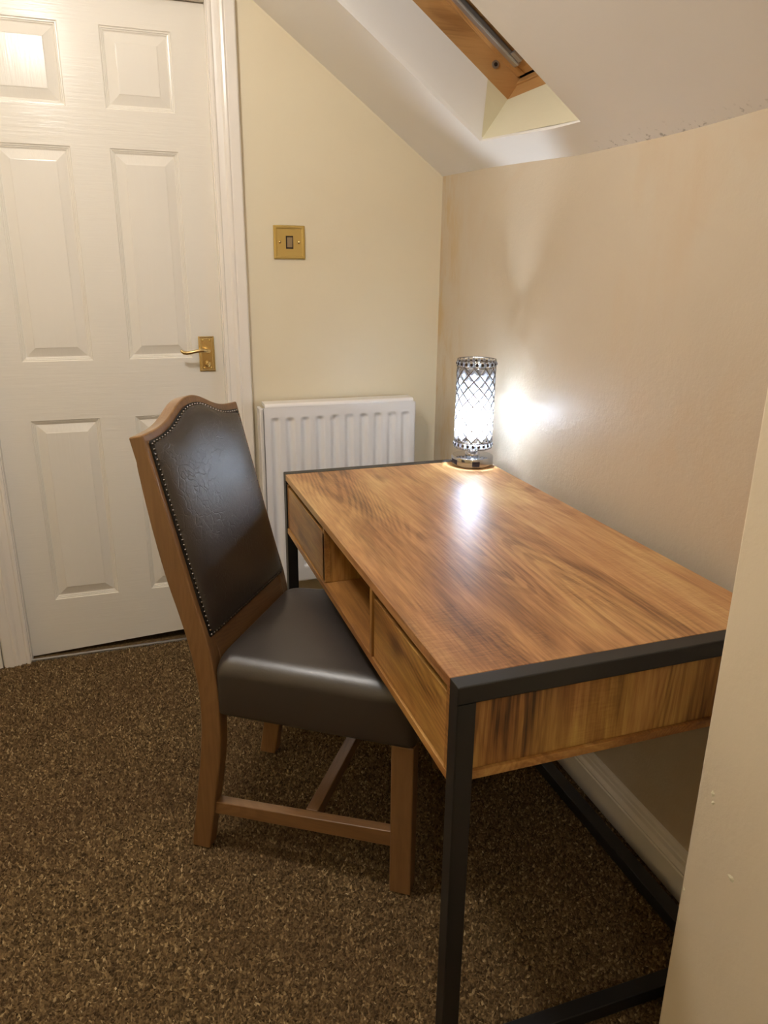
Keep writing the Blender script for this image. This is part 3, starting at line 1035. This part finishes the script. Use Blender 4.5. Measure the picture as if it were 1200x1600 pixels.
# seat cushion: stacked rounded rectangles
U0, U1, W0, W1 = 0.088, 0.523, -0.004, WC + 0.004
def rrect(ins, z, r, crown=0.0, n=8):
    a0, a1, c0, c1 = U0 + ins * 0.4, U1 - ins, W0 + ins, W1 - ins
    out = []
    for cx, cy, st_ in ((a1 - r, c1 - r, 0), (a0 + r, c1 - r, 90), (a0 + r, c0 + r, 180), (a1 - r, c0 + r, 270)):
        for i in range(n + 1):
            an = math.radians(st_ + 90 * i / n)
            px_, py_ = cx + r * math.cos(an), cy + r * math.sin(an)
            fl_ = 0.077 * (px_ - U0) / (U1 - U0)          # the seat widens towards the front
            out.append((px_, py_ + fl_ * (py_ - W0) / (W1 - W0), z))
    return out
lay = [(0.006, .368, .016), (0.001, .371, .018), (0, .378, .018), (0.0, .42, .018), (0.0, .462, .019)]
for i in range(1, 9):
    a = math.pi / 2 * i / 8
    lay.append((0.040 * (1 - math.cos(a)), .462 + 0.042 * math.sin(a), .019 + .012 * i / 8))
lay += [(0.06, .5075, .03), (0.10, .5125, .03), (0.14, .5155, .03), (0.18, .517, .02)]
V, F = [], []
nr = 36
for a in lay:
    V += rrect(*a)
for j in range(len(lay) - 1):
    for i in range(nr):
        kk = (i + 1) % nr
        F.append((j * nr + i, j * nr + kk, (j + 1) * nr + kk, (j + 1) * nr + i))
F.append(tuple(range(nr))[::-1])
F.append(tuple((len(lay) - 1) * nr + i for i in range(nr)))
seat = pyd('seat', V, F, M['leather_seat'], chair, smooth=True)
seat['label'] = 'smooth dark brown leather seat cushion'
for w0 in (0.0, WC + 0.074 - 0.044):
    v_, f_ = bxvf(0, 1, 0, 1, 0, 1)
    V = []
    for a in v_:
        top = a[2]
        V.append((0.473 + (0.047 if a[0] else 0.0) , w0 + (0.044 if a[1] else 0), 0.3685 if top else 0.0))
    pyd('leg', V, f_, M['chair_wood'], chair, bevel=0.003, seg=3)
for w0 in (0.006, WC - 0.030):
    v_, f_ = bxvf(0, 1, 0, 1, 0, 1)
    V = []
    for a in v_:
        uu = 0.478 if a[0] else 0.062
        zz = (0.114, 0.152) if a[0] else (0.099, 0.131)
        fl_ = 0.069 if (a[0] and w0 > 0.1) else 0.0
        V.append((uu, w0 + fl_ + (0.024 if a[1] else 0), zz[1] if a[2] else zz[0]))
    pyd('stretcher', V, f_, M['chair_wood_h'], chair, bevel=0.002)
box('stretcher', 0.274, 0.301, 0.029, WC - 0.004, 0.110, 0.144, M['chair_wood_w'], chair, bevel=0.002)

# ------------------------------------------------------------------ table lamp
lx, ly = -0.134, -0.598
lamp = empty('table_lamp', (lx, ly, H - 0.0006))
tag(lamp, 'small lit crystal table lamp with chrome base on the desk corner', 'lamp')
V, F = lathe([(0.0, 0.0), (0.056, 0.0), (0.0595, 0.002), (0.060, 0.004), (0.060, 0.024), (0.0585, 0.0265), (0.055, 0.0275), (0.020, 0.0285), (0.0, 0.029)], 72)
base = pyd('base', V, F, M['chrome'], lamp, smooth=True, angle=30)
base.modifiers.new('edge', 'EDGE_SPLIT').split_angle = math.radians(40)
vd = math.atan2(-2.497 - ly, -1.0596 - lx)      # towards the viewer's side of the room
def port(a0, a1, z0, z1):
    V, F = [], []
    for r in (0.0588, 0.0607):
        for i in range(7):
            a = a0 + (a1 - a0) * i / 6
            for z in (z0, z1):
                V.append((r * math.cos(a), r * math.sin(a), z))
    for i in range(6):
        o_ = 14
        p = i * 2
        F += [(p, p + 1, p + 3, p + 2), (o_ + p, o_ + p + 2, o_ + p + 3, o_ + p + 1), (p, p + 2, o_ + p + 2, o_ + p), (p + 1, o_ + p + 1, o_ + p + 3, p + 3)]
    F += [(0, 14, 15, 1), (12, 13, 27, 26)]
    return V, F
for a0, a1 in ((vd + 0.02, vd + 0.37), (vd - 1.22, vd - 0.78)):
    pyd('charging_port', *port(a0, a1, 0.006, 0.020), M['port'], base)
V, F = lathe([(0.021, 0.0286), (0.0205, 0.034), (0.0185, 0.036), (0.0185, 0.056), (0.0, 0.057)], 40)
pyd('neck', V, F, M['chrome'], lamp, smooth=True)
# bulb
zb = 0.135
prof_b = [(max(0.0001, 0.0225 * math.sin(math.pi * i / 16)), 0.030 + 0.0225 * math.cos(math.pi * i / 16)) for i in range(0, 14)] + [(0.0112, 0.0)]
V, F = lathe(prof_b, 28, (0, 0, zb - 0.03))
pyd('bulb', V, F, M['bulb'], lamp, smooth=True)
V, F = lathe([(0.0125, 0.0), (0.0125, -0.049)], 28, (0, 0, zb - 0.03))
pyd('bulb_holder', V, F, M['gloss_white'], lamp, smooth=True)
# shade
SR, Z0, Z1 = 0.0535, 0.052, 0.298
B0, B1 = 0.071, 0.277          # lattice between the two bands
NA, NRW = 11, 12
def ringvf(z, r, rad_, n=66):
    V, F = [], []
    k = 6
    for i in range(n):
        a = 2 * math.pi * i / n
        for j in range(k):
            b = 2 * math.pi * j / k
            rr_ = r + rad_ * math.cos(b)
            V.append((rr_ * math.cos(a), rr_ * math.sin(a), z + rad_ * math.sin(b)))
    for i in range(n):
        for j in range(k):
            F.append((i * k + j, ((i + 1) % n) * k + j, ((i + 1) % n) * k + (j + 1) % k, i * k + (j + 1) % k))
    return V, F
pc = [ringvf(z, SR, 0.0014) for z in (Z0, B0 - 0.001, B1 + 0.001, Z1)]
half = (B1 - B0) / NRW
for d in (1, -1):
    for q in range(NA):
        P = []
        for r in range(NRW * 3 + 1):
            z = B0 + (B1 - B0) * r / (NRW * 3)
            a = 2 * math.pi * (q + 0.3 + d * 0.5 * (z - B0) / half) / NA
            P.append((SR * math.cos(a), SR * math.sin(a), z))
        pc.append(tube(P, 0.0013, 5))
# band ornaments: little posts between the rings
for za, zb_ in ((Z0, B0), (B1, Z1)):
    for q in range(NA * 2):
        a = 2 * math.pi * (q + 0.5) / (NA * 2)
        pc.append(tube([(SR * math.cos(a), SR * math.sin(a), za), (SR * math.cos(a), SR * math.sin(a), zb_)], 0.0009, 5))
# spider that carries the shade
for q in range(3):
    a = 2 * math.pi * q / 3
    pc.append(tube([(0.012 * math.cos(a), 0.012 * math.sin(a), Z0 + 0.004), (SR * math.cos(a), SR * math.sin(a), Z0 + 0.001)], 0.001, 5))
shade = pyd('lamp_shade', *merge(*pc), M['wire'], lamp, smooth=True)
shade['label'] = 'chrome wire lattice shade hung with clear crystals'
# crystal: flat eight-sided gem with a bevelled face, lozenge outline
hw, hhh = 0.90 * math.pi * SR / NA, 0.90 * half
out8 = []
for i in range(8):
    a = math.pi / 4 * i
    sc_ = 1.0 if i % 2 == 0 else 0.74
    out8.append((hw * sc_ * math.cos(a), hhh * sc_ * math.sin(a)))
V = [(0.0005, p, q) for p, q in out8] + [(0.0050, p * 0.5, q * 0.5) for p, q in out8] + [(-0.0040, 0, 0)]
F = [tuple(range(8, 16))]
for i in range(8):
    kk = (i + 1) % 8
    F += [(i, kk, 8 + kk, 8 + i), (kk, i, 16)]
cme = bpy.data.meshes.new('crystal')
cme.from_pydata(V, [], F)
cme.materials.append(M['crystal'])
for r in range(NRW + 1):
    for q in range(NA):
        z = B0 + half * r
        if r == 0 or r == NRW:
            continue
        a = 2 * math.pi * (q + (0.0 if r % 2 == 0 else 0.5) + 0.3 + 0.5) / NA
        o = bpy.data.objects.new('crystal', cme)
        COL.objects.link(o)
        o.parent = shade
        o.location = ((SR - 0.0045) * math.cos(a), (SR - 0.0045) * math.sin(a), z)
        o.rotation_euler = (0, 0, a)
# square crystals in the two bands, between the beads
bme = bpy.data.meshes.new('band_crystal')
V = [(0.0, -0.0040, -0.0062), (0.0, 0.0040, -0.0062), (0.0, 0.0040, 0.0062), (0.0, -0.0040, 0.0062)]
V += [(0.003, p * 0.5, q * 0.5) for _, p, q in V[:4]] + [(-0.003, 0, 0)]
bme.from_pydata(V, [], [(4, 5, 6, 7)] + [(i, (i + 1) % 4, 4 + (i + 1) % 4, 4 + i) for i in range(4)] + [((i + 1) % 4, i, 8) for i in range(4)])
bme.materials.append(M['crystal_band'])
for za in ((Z0 + B0) / 2, (B1 + Z1) / 2):
    for q in range(NA * 2):
        a = 2 * math.pi * (q + 0.5) / (NA * 2)
        o = bpy.data.objects.new('band_crystal', bme)
        COL.objects.link(o)
        o.parent = shade
        o.location = (SR * math.cos(a), SR * math.sin(a), za)
        o.rotation_euler = (0, 0, a)
# beads in the bands
bm_ = []
for za in ((Z0 + B0) / 2, (B1 + Z1) / 2):
    for q in range(NA * 2):
        a = 2 * math.pi * q / (NA * 2)
        v_, f_ = lathe([(0.0001, -0.0045), (0.0032, -0.0032), (0.0045, 0), (0.0032, 0.0032), (0.0001, 0.0045)], 8)
        bm_.append(([(SR * math.cos(a) + p_[0], SR * math.sin(a) + p_[1], za + p_[2]) for p_ in v_], f_))
bd = pyd('bead_trim', *merge(*bm_), M['bead'], shade)
bd['kind'] = 'stuff'

# ------------------------------------------------------------------ ceiling lamp above the view, added fill lamp behind it
def pendant(x, y, mat, label):
    e = empty('pendant_lamp', (x, y, ZF - 0.006))
    tag(e, label, 'lamp')
    V, F = lathe([(0.0, 0.0), (0.050, 0.0), (0.048, -0.012), (0.020, -0.026), (0.006, -0.030)], 32)
    pyd('ceiling_rose', V, F, M['gloss_white'], e, smooth=True)
    pyd('cord', *tube([(0, 0, -0.028), (0, 0, -0.170)], 0.0045, 8), M['gloss_white'], e, smooth=True)
    V, F = lathe([(0.006, -0.166), (0.024, -0.168), (0.026, -0.200), (0.0, -0.201)], 24)
    pyd('lamp_holder', V, F, M['brass'], e, smooth=True)
    V, F = lathe([(max(0.0001, 0.085 * math.sin(math.pi * i / 20)), -0.280 + 0.085 * math.cos(math.pi * i / 20)) for i in range(1, 21)], 40)
    pyd('opal_globe', V, F, mat, e, smooth=True)
pendant(-1.28, -1.18, M['opal'], 'opal glass globe pendant lamp hanging over the door end of the room')
pendant(-1.35, -3.40, M['opal_fill'], 'added opal globe fill lamp, unseen behind the viewer')  # added to brighten the room evenly; no such lamp is known
